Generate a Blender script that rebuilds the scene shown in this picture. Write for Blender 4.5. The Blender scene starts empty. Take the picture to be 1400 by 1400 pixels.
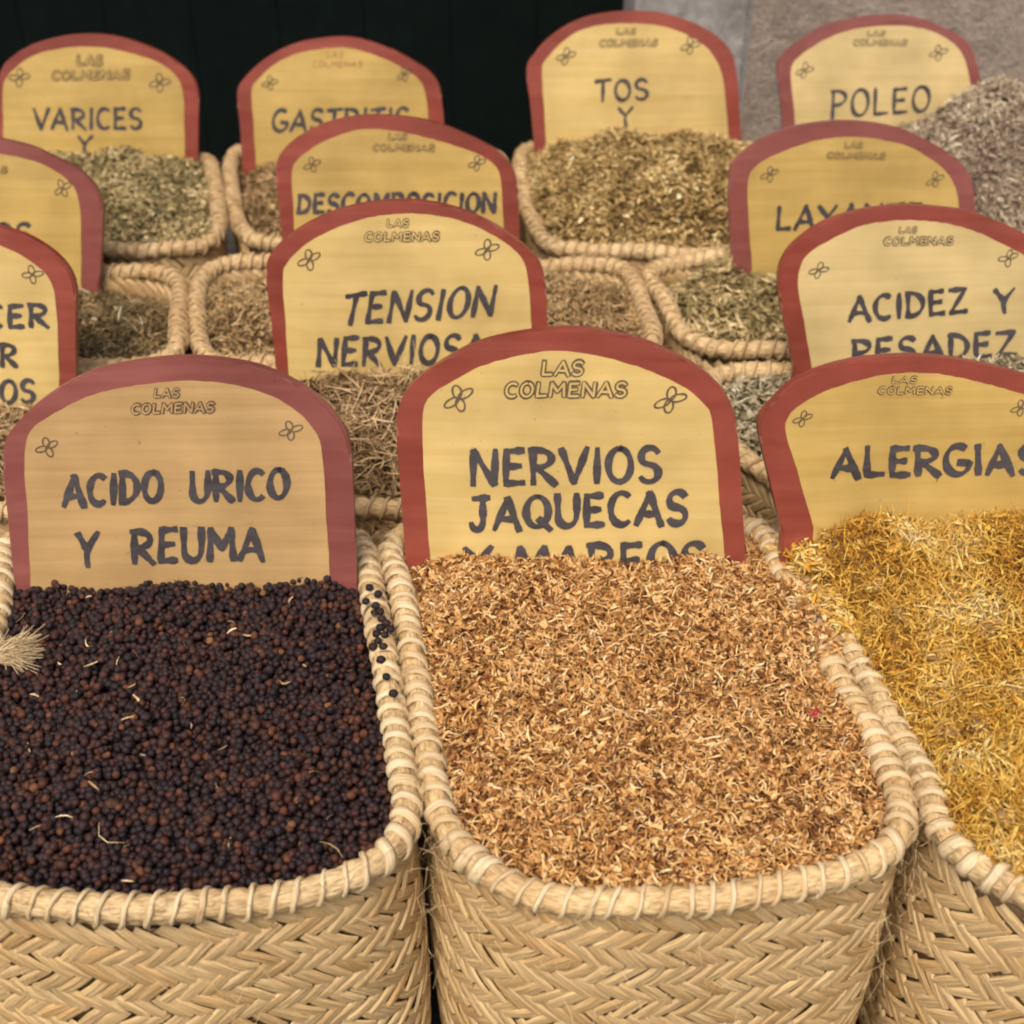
import bpy, bmesh, math, random
import numpy as np
from mathutils import Vector, Matrix
random.seed(7); rng = np.random.default_rng(7)
S = bpy.context.scene
C = S.collection
PI = math.pi
# ------------------------------------------------------------------ camera, light, exposure
TH = math.radians(35.4); FPX = 1800.0; H = 0.687
cd = bpy.data.cameras.new('camera'); cam = bpy.data.objects.new('camera', cd); C.objects.link(cam)
cam.location = (0, 0, H); cam.rotation_euler = (PI/2-TH, 0, 0)
cd.sensor_width = 36; cd.lens = FPX*36/1400; cd.clip_start = .05; cd.clip_end = 100
cd.dof.use_dof = True; cd.dof.focus_distance = 1.03; cd.dof.aperture_fstop = 7
S.camera = cam
S.render.resolution_x = 1024; S.render.resolution_y = 1024
S.view_settings.view_transform = 'Standard'; S.view_settings.look = 'None'
S.cycles.filter_width = 2.1; S.view_settings.exposure = 0.42; S.view_settings.gamma = 1
W = bpy.data.worlds.new('World'); S.world = W; W.use_nodes = True
nt = W.node_tree
sky = nt.nodes.new('ShaderNodeTexSky'); sky.sky_type = 'NISHITA'; sky.sun_disc = False
SUN_EL, SUN_ROT = math.radians(58), math.radians(200)
sky.sun_elevation = SUN_EL; sky.sun_rotation = SUN_ROT
sky.air_density = 1.0; sky.dust_density = 6.0; sky.ozone_density = 0.4
bg = nt.nodes['Background']; bg.inputs[1].default_value = 0.12
nt.links.new(sky.outputs[0], bg.inputs[0])
sd = bpy.data.lights.new('sun', 'SUN'); sd.energy = 1.4; sd.angle = math.radians(30); sd.color = (1, .93, .84)
sun = bpy.data.objects.new('sun', sd); C.objects.link(sun)
az = SUN_ROT                                    # nishita: rotation measured from +Y, clockwise
sdir = Vector((math.sin(az)*math.cos(SUN_EL), math.cos(az)*math.cos(SUN_EL), math.sin(SUN_EL)))
sun.rotation_euler = sdir.to_track_quat('Z', 'Y').to_euler()

# ------------------------------------------------------------------ measuring helpers
CT, ST = math.cos(TH), math.sin(TH)
def ray(px, py):
    u = (px-700)/FPX; v = (py-700)/FPX
    return Vector((u, CT-v*ST, -(ST+v*CT)))
def at(px, py, z=0.0):                          # point of the level plane at height z
    d = ray(px, py); t = (H-z)/(-d.z)
    return Vector((d.x*t, d.y*t, z))

def link(o, parent=None):
    C.objects.link(o)
    if parent is not None: o.parent = parent
    return o
def tag(o, label=None, cat=None, group=None, kind=None):
    if label: o['label'] = label
    if cat: o['category'] = cat
    if group: o['group'] = group
    if kind: o['kind'] = kind
    return o
def empty(name, loc, mat=None):
    o = bpy.data.objects.new(name, None); o.empty_display_size = .03
    if mat is not None: o.matrix_world = mat
    else: o.location = loc
    return link(o)
def mesh_np(name, verts, faces, smooth=True, attrs=None, uv=None):
    """verts (n,3), faces (m,k) with equal k"""
    verts = np.asarray(verts, dtype=np.float32); faces = np.asarray(faces, dtype=np.int32)
    m = bpy.data.meshes.new(name); n = len(verts); f, k = faces.shape
    m.vertices.add(n); m.vertices.foreach_set('co', verts.ravel())
    m.loops.add(f*k); m.loops.foreach_set('vertex_index', faces.ravel())
    m.polygons.add(f); m.polygons.foreach_set('loop_start', np.arange(0, f*k, k, dtype=np.int32))
    m.polygons.foreach_set('loop_total', np.full(f, k, dtype=np.int32))
    m.polygons.foreach_set('use_smooth', np.full(f, smooth))
    m.update(calc_edges=True)
    if attrs:
        for a, v in attrs.items():
            at_ = m.attributes.new(a, 'FLOAT', 'POINT'); at_.data.foreach_set('value', np.asarray(v, dtype=np.float32))
    if uv is not None:
        ul = m.uv_layers.new(name='UVMap'); u = np.asarray(uv, dtype=np.float32)[faces.ravel()]
        ul.data.foreach_set('uv', u.ravel())
    return m
def obj(name, m, mat, parent=None):
    if mat is not None and len(m.materials) == 0: m.materials.append(mat)
    return link(bpy.data.objects.new(name, m), parent)

# ------------------------------------------------------------------ materials
def newmat(name):
    m = bpy.data.materials.new(name); m.use_nodes = True
    return m, m.node_tree.nodes, m.node_tree.links, m.node_tree.nodes['Principled BSDF']
def ramp(N, stops, interp='LINEAR'):
    r = N.new('ShaderNodeValToRGB'); cr = r.color_ramp; cr.interpolation = interp
    while len(cr.elements) > 1: cr.elements.remove(cr.elements[-1])
    cr.elements[0].position = stops[0][0]; cr.elements[0].color = (*stops[0][1], 1)
    for p, c in stops[1:]:
        e = cr.elements.new(p); e.color = (*c, 1)
    return r
def noise(N, L, vec, scale, detail=4, rough=.55, dist=0):
    n = N.new('ShaderNodeTexNoise'); n.inputs['Scale'].default_value = scale
    n.inputs['Detail'].default_value = detail; n.inputs['Roughness'].default_value = rough
    n.inputs['Distortion'].default_value = dist
    if vec is not None: L.new(vec, n.inputs['Vector'])
    return n
def mapping(N, L, vec, sc):
    mp = N.new('ShaderNodeMapping'); mp.inputs['Scale'].default_value = sc; L.new(vec, mp.inputs['Vector']); return mp.outputs[0]
def bump(N, L, P, h, st, dist):
    b = N.new('ShaderNodeBump'); b.inputs['Strength'].default_value = st; b.inputs['Distance'].default_value = dist
    L.new(h, b.inputs['Height']); L.new(b.outputs[0], P.inputs['Normal']); return b
def mixc(N, L, f, a, b, mode='MIX'):
    m = N.new('ShaderNodeMix'); m.data_type = 'RGBA'; m.blend_type = mode
    if isinstance(f, float): m.inputs[0].default_value = f
    else: L.new(f, m.inputs[0])
    for i, x in ((6, a), (7, b)):
        if isinstance(x, tuple): m.inputs[i].default_value = (*x, 1)
        else: L.new(x, m.inputs[i])
    return m.outputs[2]

def herb_mat(name, stops, rough=.75, spec=.3, trans=.15):
    m, N, L, P = newmat(name)
    a = N.new('ShaderNodeAttribute'); a.attribute_name = 'rnd'
    r = ramp(N, stops); L.new(a.outputs['Fac'], r.inputs[0])
    tc = N.new('ShaderNodeTexCoord')
    n = noise(N, L, tc.outputs['Object'], 420, 2)
    rr = ramp(N, [(.3, (.72, .70, .68)), (.7, (1.18, 1.15, 1.1))]); L.new(n.outputs[0], rr.inputs[0])
    L.new(mixc(N, L, 1.0, r.outputs[0], rr.outputs[0], 'MULTIPLY'), P.inputs['Base Color'])
    P.inputs['Roughness'].default_value = rough; P.inputs['Specular IOR Level'].default_value = spec
    return m
def straw_mat(name, c0, c1, c2, along=(6, 90, 1), bstr=.5, vary=True):
    m, N, L, P = newmat(name)
    tc = N.new('ShaderNodeTexCoord')
    oi = N.new('ShaderNodeObjectInfo')
    ad = N.new('ShaderNodeVectorMath'); ad.operation = 'ADD'; L.new(tc.outputs['UV'], ad.inputs[0])
    cx = N.new('ShaderNodeCombineXYZ')
    mu = N.new('ShaderNodeMath'); mu.operation = 'MULTIPLY'; mu.inputs[1].default_value = 37.0; L.new(oi.outputs['Random'], mu.inputs[0])
    L.new(mu.outputs[0], cx.inputs[0]); L.new(mu.outputs[0], cx.inputs[1]); L.new(cx.outputs[0], ad.inputs[1])
    n = noise(N, L, mapping(N, L, ad.outputs[0], along), 1, 3, .6)
    r = ramp(N, [(.25, c0), (.5, c1), (.78, c2)]); L.new(n.outputs[0], r.inputs[0])
    a = N.new('ShaderNodeAttribute'); a.attribute_name = 'rnd'
    ax = N.new('ShaderNodeMath'); ax.operation = 'ADD'; L.new(oi.outputs['Random'], ax.inputs[0]); L.new(a.outputs['Fac'], ax.inputs[1])
    fr = N.new('ShaderNodeMath'); fr.operation = 'FRACT'; L.new(ax.outputs[0], fr.inputs[0])
    rv = ramp(N, [(0, (.80, .72, .60)), (.2, (.93, .90, .84)), (.6, (1, 1, 1)), (.93, (1.08, 1.09, 1.07)), (1, (1.02, .90, .78))]); L.new(fr.outputs[0], rv.inputs[0])
    big = noise(N, L, tc.outputs['Object'], 14, 3)
    rb = ramp(N, [(.3, (.86, .80, .72)), (.65, (1.05, 1.05, 1.04))]); L.new(big.outputs[0], rb.inputs[0])
    c = mixc(N, L, 1.0, r.outputs[0], rv.outputs[0], 'MULTIPLY')
    c = mixc(N, L, 1.0, c, rb.outputs[0], 'MULTIPLY')
    L.new(c, P.inputs['Base Color'])
    P.inputs['Roughness'].default_value = .55; P.inputs['Specular IOR Level'].default_value = .35
    bump(N, L, P, n.outputs[0], bstr, .0012)
    return m
M = {}
M['straw'] = straw_mat('esparto straw', (.27, .17, .075), (.64, .455, .225), (.85, .67, .40), (.9, 13, 1), 1.0)
M['stitch'] = straw_mat('pale stitch cord', (.42, .31, .17), (.72, .58, .36), (.84, .73, .52), (2, 5, 1), 1.0)
M['rim'] = straw_mat('rim coil straw', (.26, .16, .07), (.60, .435, .225), (.82, .65, .40), (34, 9, 1), 1.0)
M['stitch_tan'] = straw_mat('tan stitch cord', (.36, .24, .12), (.52, .38, .21), (.66, .52, .32), (2, 5, 1), .8)  # darker tan cord for every basket behind the front row
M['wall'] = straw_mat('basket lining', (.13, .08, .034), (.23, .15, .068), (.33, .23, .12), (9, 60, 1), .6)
M['fibre'] = straw_mat('loose fibre', (.5, .36, .19), (.66, .5, .29), (.8, .66, .42), (2, 2, 1), .1)

def paint_mat(name, col, col2, sc, rough, coat=0.0, grain=.5, spec=.5):
    m, N, L, P = newmat(name)
    tc = N.new('ShaderNodeTexCoord'); oi = N.new('ShaderNodeObjectInfo')
    ad = N.new('ShaderNodeVectorMath'); ad.operation = 'ADD'; L.new(tc.outputs['Object'], ad.inputs[0])
    sc_ = N.new('ShaderNodeVectorMath'); sc_.operation = 'SCALE'; sc_.inputs['Scale'].default_value = 3.1; sc_.inputs[0].default_value = (1, 1, 1)
    L.new(oi.outputs['Random'], sc_.inputs['Scale']); L.new(sc_.outputs[0], ad.inputs[1])
    v = mapping(N, L, ad.outputs[0], sc)
    n = noise(N, L, v, 1, 5, .6, .6)
    n2 = noise(N, L, ad.outputs[0], 11, 3)
    r = ramp(N, [(.3, col), (.7, col2)]); L.new(n.outputs[0], r.inputs[0])
    r2 = ramp(N, [(.3, (.78, .76, .72)), (.65, (1.06, 1.05, 1.03))]); L.new(n2.outputs[0], r2.inputs[0])
    c = mixc(N, L, 1.0, r.outputs[0], r2.outputs[0], 'MULTIPLY')
    n3 = noise(N, L, ad.outputs[0], 160, 3); r3 = ramp(N, [(.70, (0, 0, 0)), (.77, (1, 1, 1))]); L.new(n3.outputs[0], r3.inputs[0])
    c = mixc(N, L, r3.outputs[0], c, tuple(x*.6 for x in col))
    L.new(c, P.inputs['Base Color'])
    rr = ramp(N, [(.3, (rough*.75,)*3), (.7, (min(1, rough*1.25),)*3)]); L.new(n.outputs[0], rr.inputs[0]); L.new(rr.outputs[0], P.inputs['Roughness'])
    P.inputs['Specular IOR Level'].default_value = spec
    P.inputs['Coat Weight'].default_value = coat; P.inputs['Coat Roughness'].default_value = .3
    bump(N, L, P, n.outputs[0], grain, .0006)
    return m
M['red'] = paint_mat('oxide red paint', (.235, .046, .030), (.295, .066, .042), (8, 8, 60), .38, .25, .5)
M['red_sheen'] = paint_mat('red paint with sheen tint', (.225, .066, .056), (.275, .086, .072), (8, 8, 60), .38, .25, .5)  # sky sheen on these red edges is tinted into the base colour
M['yellow'] = paint_mat('ochre yellow paint', (.60, .432, .150), (.68, .505, .20), (5, 5, 90), .42, .12, .35)
M['yellow_dull'] = paint_mat('dull ochre paint', (.45, .285, .118), (.53, .345, .15), (5, 5, 110), .42, .15, .5)
M['yellow_mid'] = paint_mat('mid ochre paint', (.50, .338, .095), (.58, .405, .13), (5, 5, 100), .42, .12, .4)
M['yellow_pale'] = paint_mat('pale ochre paint', (.60, .455, .20), (.68, .53, .25), (5, 5, 90), .42, .12, .4)
M['ink'] = paint_mat('black brush paint', (.050, .045, .050), (.085, .075, .080), (40, 40, 160), .5, 0, .3, .4)
M['thin_ink'] = paint_mat('thin brown black paint', (.10, .075, .05), (.17, .12, .07), (60, 60, 200), .6, 0, .2, .3)
M['faded_red'] = paint_mat('faded red paint', (.42, .20, .08), (.48, .27, .10), (60, 60, 200), .6, 0, .2, .3)

def stone_mat(name, a, b, c, s1, bs):
    m, N, L, P = newmat(name); tc = N.new('ShaderNodeTexCoord')
    n = noise(N, L, tc.outputs['Object'], s1, 8, .65); n2 = noise(N, L, tc.outputs['Object'], s1*6, 4, .7)
    r = ramp(N, [(.3, a), (.52, b), (.72, c)]); L.new(n.outputs[0], r.inputs[0])
    r2 = ramp(N, [(.35, (.72, .70, .70)), (.65, (1.12, 1.1, 1.08))]); L.new(n2.outputs[0], r2.inputs[0])
    L.new(mixc(N, L, 1.0, r.outputs[0], r2.outputs[0], 'MULTIPLY'), P.inputs['Base Color'])
    P.inputs['Roughness'].default_value = .9; bump(N, L, P, n2.outputs[0], bs, .01); return m
M['plaster'] = stone_mat('grey stone', (.24, .225, .20), (.33, .315, .29), (.42, .40, .37), 9, .5)
M['render'] = stone_mat('rough cast wall', (.27, .225, .18), (.42, .34, .27), (.52, .45, .37), 22, 1.0)
M['paving'] = stone_mat('paving', (.03, .026, .022), (.05, .045, .04), (.08, .07, .06), 6, .6)
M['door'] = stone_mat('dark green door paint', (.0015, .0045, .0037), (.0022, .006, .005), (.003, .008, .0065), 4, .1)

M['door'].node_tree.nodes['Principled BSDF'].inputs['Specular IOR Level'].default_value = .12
# ------------------------------------------------------------------ setting
def box(name, x0, x1, y0, y1, z0, z1, mat, parent=None, bev=.0):
    bm = bmesh.new(); bmesh.ops.create_cube(bm, size=1)
    for v in bm.verts: v.co = Vector(((x0+x1)/2+v.co.x*(x1-x0), (y0+y1)/2+v.co.y*(y1-y0), (z0+z1)/2+v.co.z*(z1-z0)))
    if bev: bmesh.ops.bevel(bm, geom=bm.edges[:], offset=bev, segments=2, affect='EDGES')
    m = bpy.data.meshes.new(name); bm.to_mesh(m); bm.free()
    return obj(name, m, mat, parent)
GZ = -.34
M['paving'].node_tree.nodes['Principled BSDF'].inputs['Specular IOR Level'].default_value = .1
g = box('ground', -12, 12, -10, 14, GZ-.1, GZ, M['paving']); g['kind'] = 'structure'
WY = 2.32
xj = (885-700)/FPX*(WY*CT+(H-.42)*ST)
xk = (1062-700)/FPX*(WY*CT+(H-.42)*ST)
w_ = box('door_jamb', xj, xk, WY, WY+.36, GZ, 2.6, M['plaster'], None, .012); w_['kind'] = 'structure'
w_ = box('wall', xk, 5, WY+.012, WY+.372, GZ, 3.6, M['render']); w_['kind'] = 'structure'
w_ = box('wall_left', -5, -1.75, WY+.012, WY+.372, GZ, 3.6, M['render']); w_['kind'] = 'structure'
w_ = box('wall_above_door', -1.75, xk, WY+.006, WY+.366, 2.6, 3.6, M['render']); w_['kind'] = 'structure'
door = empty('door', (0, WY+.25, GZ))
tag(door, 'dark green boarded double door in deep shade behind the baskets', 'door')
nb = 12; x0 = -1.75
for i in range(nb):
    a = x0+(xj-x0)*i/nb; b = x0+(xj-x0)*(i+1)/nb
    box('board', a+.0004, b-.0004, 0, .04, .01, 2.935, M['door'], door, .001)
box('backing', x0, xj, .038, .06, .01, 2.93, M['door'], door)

# ------------------------------------------------------------------ closed rim curves
def catmull(pts, n, closed=True):
    pts = [np.array(p[:], dtype=float) for p in pts]; k = len(pts); out = []
    segs = k if closed else k-1
    for i in range(segs):
        if closed: p0, p1, p2, p3 = pts[(i-1) % k], pts[i], pts[(i+1) % k], pts[(i+2) % k]
        else: p0, p1, p2, p3 = pts[max(i-1, 0)], pts[i], pts[i+1], pts[min(i+2, k-1)]
        for t in np.linspace(0, 1, 12, endpoint=False):
            out.append(.5*((2*p1)+(-p0+p2)*t+(2*p0-5*p1+4*p2-p3)*t*t+(-p0+3*p1-3*p2+p3)*t**3))
    if not closed: out.append(pts[-1])
    out = np.array(out)
    q = np.vstack([out, out[:1]]) if closed else out
    d = np.r_[0, np.cumsum(np.linalg.norm(np.diff(q, axis=0), axis=1))]
    s = np.linspace(0, d[-1], n, endpoint=not closed)
    return np.stack([np.interp(s, d, q[:, j]) for j in range(q.shape[1])], 1), d[-1]

class Loop:
    def __init__(self, pxs, n=660):
        P = [at(x, y, 0) for x, y in pxs]
        self.p, self.len = catmull([(a.x, a.y) for a in P], n)
        for _ in range(9):                                        # soften corners
            self.p = (np.roll(self.p, 1, 0)+2*self.p+np.roll(self.p, -1, 0))/4
        area = np.sum(self.p[:, 0]*np.roll(self.p[:, 1], -1)-np.roll(self.p[:, 0], -1)*self.p[:, 1])
        if area < 0: self.p = self.p[::-1].copy()
        self.n = n
        t = np.roll(self.p, -2, 0)-np.roll(self.p, 2, 0); t /= np.linalg.norm(t, axis=1)[:, None]
        self.t = t; self.nrm = np.stack([t[:, 1], -t[:, 0]], 1)  # outward (ccw loop)
        self.c = (self.p.max(0)+self.p.min(0))/2
        d = self.p-self.c; a = np.arctan2(d[:, 1], d[:, 0]); r = np.linalg.norm(d, axis=1)
        o = np.argsort(a); self.a, self.r = a[o], r[o]
        ph = rng.uniform(0, 6.28, 6)
        u = np.arange(n)/n*2*PI
        self.rz = .0022*np.sin(3*u+ph[0])+.0018*np.sin(7*u+ph[1])+.0012*np.sin(13*u+ph[2])   # hand-made waviness
        self.ph = ph
    def R(self, ang): return np.interp(ang, self.a, self.r, period=2*PI)
    def sample(self, s):                                          # s in metres
        i = (s/self.len*self.n) % self.n; a = int(i) % self.n; b = (a+1) % self.n; f = i-int(i)
        l = lambda q: q[a]*(1-f)+q[b]*f
        return l(self.p), l(self.t), l(self.nrm), l(self.rz)
    def off(self, u, z):                                          # outward offset of the wall at depth z, u = loop phase 0..2pi
        k = np.clip(-z/.34, 0, 1)
        return .001+.009*np.sin(np.clip(k*2.6, 0, PI))-.010*k**1.4 + .004*np.sin(5*u+self.ph[3])*k + .003*np.sin(9*u+self.ph[4])*k

RA, RB, RC = .0088, .0098, -.0050        # rim half width, half height, centre height
# shared stitch meshes
def stitch_mesh(i, slant, w, th=.0015, fib=1):
    n, k = 12, 6; V = []; U = []
    for a in range(n+1):
        ph = math.radians(-66+(a/n)*300)
        x = slant*(a/n-.5)
        wob = .0004*math.sin(a*1.7+i)
        e = th if 0 < a < n else .0003
        cy, cz = (RA+.0006)*math.cos(ph), (RB+.0006)*math.sin(ph)
        nl = Vector((0, math.cos(ph)/RA, math.sin(ph)/RB)).normalized()
        for b in range(k):
            q = b/k*2*PI
            V.append((x+w*math.cos(q)+wob, cy+nl.y*e*math.sin(q), cz+nl.z*e*math.sin(q))); U.append((a/n, b/k*fib+i*.7))
    F = [(a*k+b, a*k+(b+1) % k, (a+1)*k+(b+1) % k, (a+1)*k+b) for a in range(n) for b in range(k)]
    m = mesh_np('stitch', V, F, True, {'rnd': np.full(len(V), i*.13)}, U); m.materials.append(M['stitch']); return m
ST_ = [stitch_mesh(i, s, w) for i, (s, w) in enumerate([(.012, .0021), (.014, .0018), (.010, .0023), (.013, .0017), (.015, .0020)])]
STW = [stitch_mesh(i, s, w, .0018, 2) for i, (s, w) in enumerate([(.010, .0038), (.012, .0048), (.009, .0033), (.013, .0042)])]
ST_TAN = []
for m_ in ST_: m_ = m_.copy(); m_.materials[0] = M['stitch_tan']; ST_TAN.append(m_)
# shared straw (plaited strand) meshes, x along, y across, z out
def straw_mesh(i, L, w):
    na, nc = 6, 8; V = []; U = []; r = random.Random(i); ph = r.uniform(0, 6)
    sk = r.uniform(-.0015, .0015); fibres = r.choice((2, 3, 3, 4))
    for a in range(na+1):
        s = a/na; x = (s-.5)*L; taper = 1-.16*abs(2*s-1)**3
        for b in range(nc+1):
            t = b/nc; y = (t-.5)*w*taper+sk*math.sin(s*PI)
            z = .0014*math.sin(PI*min(max(s, 0), 1))**.6-.0014
            z += .0008*abs(math.sin(t*PI*fibres+.6*math.sin(s*5+ph)))-.0022*(2*t-1)**4
            V.append((x, y, z)); U.append((s, t+ i*.37))
    F = [(a*(nc+1)+b, (a+1)*(nc+1)+b, (a+1)*(nc+1)+b+1, a*(nc+1)+b+1) for a in range(na) for b in range(nc)]
    return V, F, U
SW = []
for i in range(8):
    V, F, U = straw_mesh(i, .0322*random.uniform(.92, 1.1), .0118*random.uniform(.78, 1.14))
    m = mesh_np('straw', V, F, True, {'rnd': np.full(len(V), (i*.13) % 1)}, U); m.materials.append(M['straw']); SW.append((m, np.array(V), np.array(F), np.array(U)))

def tube_np(paths, rad, k=4):
    V = []; F = []; Rn = []; o = 0
    for j, P in enumerate(paths):
        P = np.array(P); n = len(P); t = np.gradient(P, axis=0); t /= np.linalg.norm(t, axis=1)[:, None]+1e-9
        a = np.cross(t, [.3, .2, .93]); a /= np.linalg.norm(a, axis=1)[:, None]+1e-9; b = np.cross(t, a)
        tp = np.linspace(1, .35, n)[:, None]*(rad if np.isscalar(rad) else rad[j])
        for q in range(k):
            ang = q/k*2*PI; V.append(P+a*tp*math.cos(ang)+b*tp*math.sin(ang))
        for q in range(k):
            q2 = (q+1) % k
            for s in range(n-1): F.append((o+q*n+s, o+q2*n+s, o+q2*n+s+1, o+q*n+s+1))
        Rn.append(np.full(n*k, random.random())); o += n*k
    return np.vstack(V), np.array(F), np.concatenate(Rn)

def make_basket(pxs, label, front, stitch_gap=.0165, fibres=60, deep=GZ):
    lp = Loop(pxs)
    root = empty('woven_basket', (lp.c[0], lp.c[1], GZ))
    tag(root, label, 'basket', 'woven esparto baskets')
    org = np.array([lp.c[0], lp.c[1], GZ])
    n = lp.n; u = np.arange(n)/n*2*PI; s = np.arange(n)/n*lp.len
    ns = max(8, int(lp.len/stitch_gap)); sg = lp.len/ns
    # rim coil
    k = 28; V = np.zeros((n, k, 3)); U = np.zeros((n, k, 2))
    for q in range(k):
        ph = q/k*2*PI
        bul = 1+.11*np.abs(np.sin(PI*s/sg))+.26*np.abs(np.sin(1.5*ph+s*170))**.6*np.abs(np.sin(1.5*ph-s*60+1))**.25+.03*np.sin(s*90+ph)-.16
        ox = RA*bul*math.cos(ph)*.94; oz = RB*bul*math.sin(ph)*.94
        V[:, q, :2] = lp.p+lp.nrm*ox[:, None]; V[:, q, 2] = RC+oz+lp.rz
        U[:, q, 0] = q/k; U[:, q, 1] = s*12
    V -= org
    F = [(i*k+q, ((i+1) % n)*k+q, ((i+1) % n)*k+(q+1) % k, i*k+(q+1) % k) for i in range(n) for q in range(k)]
    m = mesh_np('rim', V.reshape(-1, 3), F, True, {'rnd': np.zeros(n*k)}, U.reshape(-1, 2)); obj('rim', m, M['rim'], root)
    # lining wall with thickness, closed at the bottom
    zs = [-.010, -.05, -.1, -.16, -.22, -.28, GZ+.004]; V = []; U = []
    for side, ins in ((0, .0065), (1, .0115)):
        for z in (zs if side == 0 else zs[::-1]):
            o = lp.off(u, z)-ins
            V.append(np.c_[lp.p+lp.nrm*o[:, None], np.full(n, z)]); U.append(np.c_[s*4, np.full(n, z*10)])
    R = len(V); V = np.vstack(V)-org; U = np.vstack(U)
    F = [(r*n+i, ((r+1) % R)*n+i, ((r+1) % R)*n+(i+1) % n, r*n+(i+1) % n) for r in range(R) for i in range(n)]
    m = mesh_np('wall', V, F, True, {'rnd': np.zeros(len(V))}, U); obj('wall', m, M['wall'], root)
    # stitches
    for i in range(ns):
        p, t, nn, rz = lp.sample((i+random.uniform(-.12, .12))*sg)
        face = -nn[1]                                            # 1 when facing the camera
        side = abs(t[1]) > .62
        me = random.choice((STW if side else ST_) if front else ST_TAN)
        o = bpy.data.objects.new('stitch', me)
        T = Vector((t[0], t[1], 0)); O = Vector((nn[0], nn[1], 0)); Z = Vector((0, 0, 1))
        mt = Matrix((T, O, Z)).transposed().to_4x4()
        sc = Matrix.Diagonal((random.uniform(.85, 1.2), random.uniform(1.0, 1.10), random.uniform(1.0, 1.09), 1))
        mt = Matrix.Translation(Vector((p[0], p[1], RC+rz))-Vector(org)) @ mt @ Matrix.Rotation(random.uniform(-.12, .12), 4, 'Z') @ sc
        link(o, root); o.matrix_local = mt
    # plaited straws
    rowh = .0170; gap = .0136; rows = int((-.024-(GZ+.02))/rowh)+1
    nper = int(lp.len/gap); gp = lp.len/nper
    jv, jf, ju, jr = [], [], [], []; off = 0; cand = []
    for r in range(rows):
        z = -.0265-r*rowh
        if not front and r > 2: break
        sgn = 1 if r % 2 else -1
        for i in range(nper):
            ss = (i+(.5 if (r//2) % 2 else 0)+random.uniform(-.09, .09))*gp
            p, t, nn, rz = lp.sample(ss)
            uu = (ss/lp.len)*2*PI; o = lp.off(uu, z)
            zz = z+random.uniform(-.0012, .0012)+.006*math.sin(uu*3+lp.ph[5])+.002*math.sin(uu*8+lp.ph[2])
            al = sgn*(math.radians(41)+random.uniform(-.15, .15))
            T = Vector((t[0], t[1], 0)); O = Vector((nn[0], nn[1], 0)); Z = Vector((0, 0, 1))
            dz = .006; slope = (lp.off(uu, z+dz)-lp.off(uu, z-dz))/(2*dz)
            Zs = (Z+O*slope).normalized(); On = T.cross(Zs)
            if On.dot(O) < 0: On = -On
            A = (T*math.cos(al)+Zs*math.sin(al)).normalized(); B = On.cross(A)
            mt = Matrix((A, B, On)).transposed().to_4x4()
            loc = Vector((p[0]+nn[0]*o, p[1]+nn[1]*o, zz))-Vector(org)
            mt = Matrix.Translation(loc) @ mt @ Matrix.Rotation(math.radians(6), 4, 'X')
            cand.append((front and z > -.175 and nn[1] < .35 and -.9 < p[0] < .62, mt, random.randrange(8), nn[1], z))
    if not front:
        for r in range(2):
            for i in range(nper):
                ss = (i+random.uniform(-.1, .1))*gp; p, t, nn, rz = lp.sample(ss); o = -.0125
                al = (1 if r % 2 else -1)*math.radians(42)
                T = Vector((-t[0], -t[1], 0)); O = Vector((-nn[0], -nn[1], 0)); Z = Vector((0, 0, 1))
                A = (T*math.cos(al)+Z*math.sin(al)).normalized(); B = O.cross(A)
                mt = Matrix((A, B, O)).transposed().to_4x4()
                cand.append((False, Matrix.Translation(Vector((p[0]+nn[0]*o, p[1]+nn[1]*o, -.022-r*rowh))-Vector(org)) @ mt, random.randrange(8), nn[1], 0))
    idx = [c for c in cand if c[0]]
    idx.sort(key=lambda c: c[3]-c[4]*2)
    keep = set(id(c) for c in idx[:300])
    for c in cand:
        me, v, f, uv = SW[c[2]]
        if id(c) in keep:
            o = bpy.data.objects.new('straw', me); link(o, root); o.matrix_local = c[1]
        else:
            A = np.array(c[1]); jv.append(v@A[:3, :3].T+A[:3, 3]); jf.append(f+off); ju.append(uv); jr.append(np.full(len(v), random.random())); off += len(v)
    if jv:
        m = mesh_np('weave', np.vstack(jv), np.vstack(jf), True, {'rnd': np.concatenate(jr)}, np.vstack(ju))
        obj('weave', m, M['straw'], root)['kind'] = 'stuff'
    # loose fibres
    if fibres:
        paths = []
        for _ in range(fibres):
            p, t, nn, rz = lp.sample(random.uniform(0, lp.len)); z = random.choice((.004, .0, -.02, -.05, -.08, -.12))*random.uniform(.6, 1.2)
            b = np.array([p[0]+nn[0]*(.006+RA*(z < 0)), p[1]+nn[1]*(.006+RA*(z < 0)), z+.003])-org
            d = np.array([nn[0], nn[1], 0])*random.uniform(.1, .8)+np.array([t[0], t[1], 0])*random.choice((-1, 1))*random.uniform(.3, 1)+np.array([0, 0, random.uniform(-.5, .6)])
            d /= np.linalg.norm(d); cv = np.array([random.gauss(0, .5) for _ in range(3)]); L_ = random.uniform(.006, .022)
            paths.append([b+d*L_*q+cv*L_*q*q for q in np.linspace(0, 1, 6)])
        V, F, Rn = tube_np(paths, .00028, 3)
        m = mesh_np('loose_fibre', V, F, True, {'rnd': Rn}, np.zeros((len(V), 2))); obj('loose_fibre', m, M['fibre'], root)['kind'] = 'stuff'
    return lp, root, org

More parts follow.
